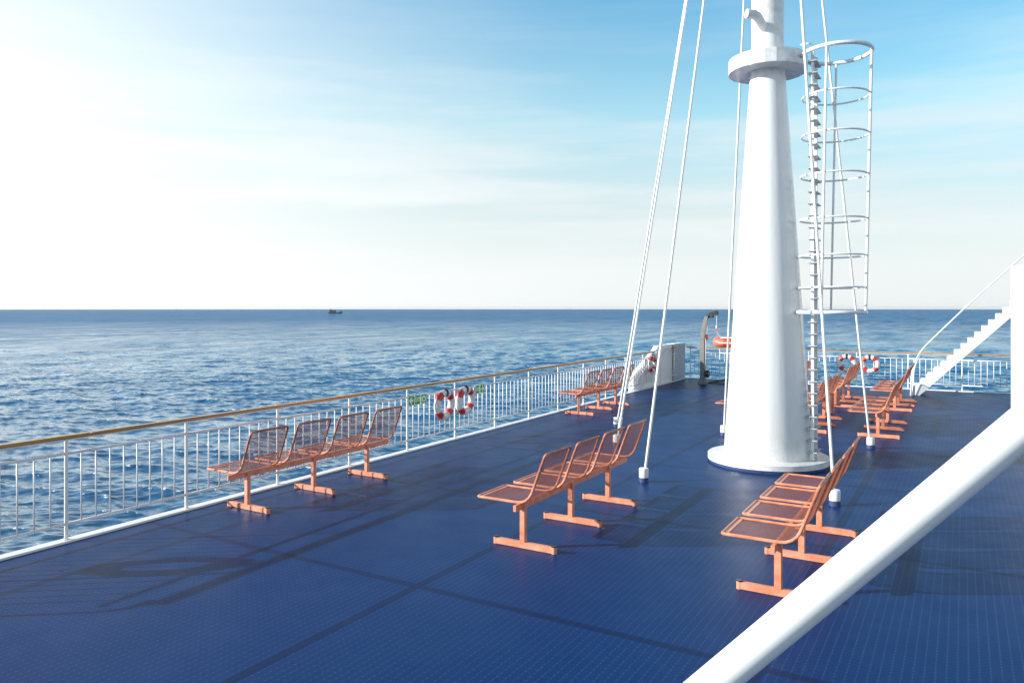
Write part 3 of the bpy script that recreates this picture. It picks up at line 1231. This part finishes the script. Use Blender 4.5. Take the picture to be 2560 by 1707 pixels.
# ------------------------------------------------------------------ handrail close to the camera
fr = empty('stair_handrail', (0, 0, 0))
tag(fr, 'thick round white handrail sloping across the lower right corner, very close', 'handrail')
pA = cam_pt(0.513, 1.92, 1.485)
pB = cam_pt(1.198, 1.76, 2.167)
dd = pB - pA
lo = pA - dd * 0.85
hi = pB + dd * 0.9
m = MB()
m.tube(rounded([Vector((lo.x - 0.25, lo.y - 0.05, 0.0)), Vector((lo.x - 0.25, lo.y - 0.05, lo.z - 0.28)), lo], 0.2, 8) + [lo.lerp(hi, t) for t in np.linspace(0.02, 1, 30)], 0.045, 40)
m.build('pipe', 'white', fr)

# ------------------------------------------------------------------ boats on the sea
def sea_pt(px, dist):
    a = (px - 1280) / FOC
    p = CR * (a * dist) + CF * dist
    return Vector((p.x, p.y, SEA_Z))


def heading(px):
    return math.atan2(CR.y, CR.x)


def fishing_boat():
    D = 1760.0
    root = empty('fishing_boat', sea_pt(838, D), heading(838))
    tag(root, 'dark brown fishing boat with cabin and raised bow far out on the sea', 'boat')
    m = MB()
    secs = []
    for x, w, zt in ((-16, 3.2, 4.0), (-12, 4.0, 3.4), (-4, 4.2, 2.6), (4, 4.0, 2.4), (10, 3.0, 3.4), (14, 1.4, 5.0), (16.5, 0.15, 6.2)):
        secs.append([(x, -w, zt), (x * 0.97, -w * 0.7, -0.8), (x * 0.97, w * 0.7, -0.8), (x, w, zt)])
    vs = [p for s in secs for p in s]
    fs = []
    for i in range(len(secs) - 1):
        for j in range(4):
            fs.append((i * 4 + j, i * 4 + (j + 1) % 4, i * 4 + 4 + (j + 1) % 4, i * 4 + 4 + j))
    fs += [(0, 1, 2, 3), tuple(reversed([4 * (len(secs) - 1) + j for j in range(4)]))]
    m.add(vs, fs)
    m.build('hull', 'ship_brown', root)
    m = MB()
    m.box((-13, -2.8, 2.8), (1.5, 2.8, 7.0))
    m.box((-13.5, -3.2, 7.0), (2.5, 3.2, 7.6))
    m.box((-12.5, -2.2, 7.6), (-8.5, 2.2, 9.6))
    m.build('cabin', 'ship_brown', root)
    for x, h in ((-11, 11.5), (0.5, 9.8), (13, 10.5)):
        m = MB()
        m.tube([(x, 0, 3), (x, 0, h)], 0.28, 6)
        if x > 5:
            m.box((x - 1.2, -0.6, 7.4), (x + 0.8, 0.6, 8.8))
        m.build('mast', 'ship_brown', root)
    m = MB()
    m.tube([(15.5, 0, 5.5), (34, 0, 10)], 0.16, 5)
    m.build('boom', 'ship_brown', root)


fishing_boat()


def far_ship(px, D, L, label):
    root = empty('distant_ship', sea_pt(px, D), heading(px))
    tag(root, label, 'ship', 'ships along the horizon')
    m = MB()
    h = L * 0.09
    m.prism([(-L / 2, 0, -1), (L / 2 - L * .06, 0, -1), (L / 2, 0, h * 1.25), (L * 0.3, 0, h), (-L / 2, 0, h)], (0, L * 0.16, 0))
    m.build('hull', 'ship_grey', root)
    m = MB()
    m.box((-L * 0.42, L * .02, h), (-L * 0.05, L * .14, h * 2.2))
    m.box((-L * 0.36, L * .04, h * 2.2), (-L * 0.18, L * .12, h * 3.4))
    m.build('deckhouse', 'ship_grey', root)


far_ship(761, 6500, 32, 'tiny grey ship on the horizon just left of the brown fishing boat')
far_ship(602, 8500, 30, 'tiny pale ship on the horizon, second to the left of the fishing boat')
far_ship(443, 8800, 34, 'tiny pale ship on the horizon, third to the left of the fishing boat')
far_ship(1215, 8500, 36, 'tiny pale ship on the horizon right of the fishing boat, left of the stay rods')
far_ship(1428, 8200, 40, 'tiny ship on the horizon nearest left of the paired stay rods')

# ------------------------------------------------------------------ light, sky
TO_SUN_H = (-0.993 * CR - 0.11 * CF).normalized()
EL = R_(20.5)
sun_dir = Vector((TO_SUN_H.x * math.cos(EL), TO_SUN_H.y * math.cos(EL), math.sin(EL)))
sl = bpy.data.lights.new('sun', 'SUN')
sl.energy = 5.0
sl.angle = R_(0.6)
sl.color = (1.0, 0.955, 0.89)
so = bpy.data.objects.new('sun', sl)
COL.objects.link(so)
so.rotation_euler = sun_dir.to_track_quat('Z', 'Y').to_euler()
so.location = (0, 0, 30)

w = bpy.data.worlds.new('World')
scn.world = w
w.use_nodes = True
nt = w.node_tree
for x in list(nt.nodes):
    nt.nodes.remove(x)
n = N(nt)
out = n.node('ShaderNodeOutputWorld')
bg = n.node('ShaderNodeBackground')
nt.links.new(bg.outputs[0], out.inputs[0])
sky = n.node('ShaderNodeTexSky')
sky.sky_type = 'NISHITA'
sky.sun_disc = False
sky.sun_elevation = EL
sky.sun_rotation = math.atan2(TO_SUN_H.x, TO_SUN_H.y)
sky.altitude = 10
sky.air_density = 1.0
sky.dust_density = 0.6
sky.ozone_density = 2.5
d = n.node('ShaderNodeTexCoord').outputs['Generated']
d = n.vmath('NORMALIZE', d)
sep = n.node('ShaderNodeSeparateXYZ')
n.put(sep.inputs[0], d)
zel = sep.outputs[2]
# bright thin haze round the sunlit side of the sky
gaz = R_(50)
G = (CF * math.cos(gaz) - CR * math.sin(gaz))
G = Vector((G.x * math.cos(R_(4)), G.y * math.cos(R_(4)), math.sin(R_(4))))
dot = n.vmath('DOT_PRODUCT', d, tuple(G))
angl = n.math('ARCCOSINE', n.math('MINIMUM', dot, 1.0))
glow = n.math('POWER', 2.71828, n.math('MULTIPLY', -1.0, n.math('POWER', n.math('DIVIDE', angl, R_(38)), 2.2)))
hz = n.math('POWER', 2.71828, n.math('MULTIPLY', -1.0, n.math('POWER', n.math('DIVIDE', n.math('ABSOLUTE', zel), 0.190), 1.5)))
# streaks of cirrus
cz = n.mapping(d, (1.5, 1.5, 17.0), (R_(1.5), R_(1.0), 0), (3.1, 1.7, 0.4))
ci = n.noise(cz, 1.3, 6, 0.55)
wisp = n.noise(n.mapping(d, (6, 6, 40), (R_(2), 0, 0), (1, 2, 3)), 1.0, 5, 0.6)
cfac = n.math('MULTIPLY', n.range(ci, 0.38, 0.66, 0.04, 0.85, True), n.range(wisp, 0.2, 0.7, 0.7, 1.0))
cfac = n.math('MULTIPLY', cfac, n.range(zel, 0.36, 0.10, 0.15, 1.0, True))
# added bright sky lobe, unseen behind and right of the view, fills shaded whites
B2 = (-CF * 0.75 + CR * 0.65).normalized()
B2 = Vector((B2.x * math.cos(R_(8)), B2.y * math.cos(R_(8)), math.sin(R_(8))))
an2 = n.math('ARCCOSINE', n.math('MINIMUM', n.vmath('DOT_PRODUCT', d, tuple(B2)), 1.0))
fill_lobe = n.math('POWER', 2.71828, n.math('MULTIPLY', -1.0, n.math('POWER', n.math('DIVIDE', an2, R_(40)), 2.4)))
fill_lobe = n.math('MULTIPLY', fill_lobe, n.range(wisp, 0.25, 0.6, 0.45, 0.70))
inv = lambda q: n.math('SUBTRACT', 1.0, q, clamp=True)
clear = n.math('MULTIPLY', n.math('MULTIPLY', n.math('MULTIPLY', inv(hz), inv(glow)), inv(cfac)), inv(fill_lobe))
haze = inv(clear)
tr = n.ramp(zel, [(0.0, (0.30, 0.33, 0.32)), (0.12, (0.33, 0.385, 0.345)), (0.24, (0.345, 0.585, 0.495)), (0.38, (0.138, 0.50, 0.53)), (0.52, (0.12, 0.26, 0.30)), (0.75, (0.10, 0.14, 0.16))])
tint = n.mix(1.0, n.mix(1.0, sky.outputs[0], tr, 'MULTIPLY'), (3.1, 3.1, 3.1, 1), 'MULTIPLY')
hcol = n.mix(n.math('MAXIMUM', glow, n.math('MULTIPLY', fill_lobe, 0.9)), (6.1, 6.4, 6.45, 1), (8.2, 8.25, 8.1, 1))
hcol = n.mix(fill_lobe, hcol, (8.6, 7.9, 7.0, 1))
col = n.mix(haze, tint, hcol)
n.put(bg.inputs['Color'], col)
bg.inputs['Strength'].default_value = 0.10

# ------------------------------------------------------------------ sea air
hm = bpy.data.materials.new('sea_air')
hm.use_nodes = True
hnt = hm.node_tree
for x in list(hnt.nodes):
    hnt.nodes.remove(x)
ho = hnt.nodes.new('ShaderNodeOutputMaterial')
hv = hnt.nodes.new('ShaderNodeVolumePrincipled')
hv.inputs['Color'].default_value = (0.95, 0.98, 1.0, 1)
hv.inputs['Density'].default_value = 0.00002
hv.inputs['Anisotropy'].default_value = 0.55
hnt.links.new(hv.outputs[0], ho.inputs['Volume'])
M['air'] = hm
mb = MB()
mb.box((-18500, -18500, SEA_Z - 3.0), (18500, 18500, 30.0))
tag(mb.build('haze', 'air'), kind='stuff')

# ------------------------------------------------------------------ camera
cam = bpy.data.cameras.new('camera')
cam.sensor_fit = 'HORIZONTAL'
cam.sensor_width = 36.0
cam.lens = FOC / 2560 * 36.0
cam.shift_x = 0.0
cam.shift_y = -(853.5 - 772) / 2560
cam.clip_start = 0.05
cam.clip_end = 100000
co = bpy.data.objects.new('camera', cam)
COL.objects.link(co)
co.location = (0, 0, CAMH)
co.rotation_euler = (PI / 2, 0, YAW)
scn.camera = co

scn.view_settings.view_transform = 'Standard'
scn.view_settings.look = 'None'
scn.view_settings.exposure = 0.55
scn.view_settings.gamma = 1.0
scn.cycles.use_denoising = True
scn.cycles.max_bounces = 6
scn.cycles.sample_clamp_indirect = 6.0
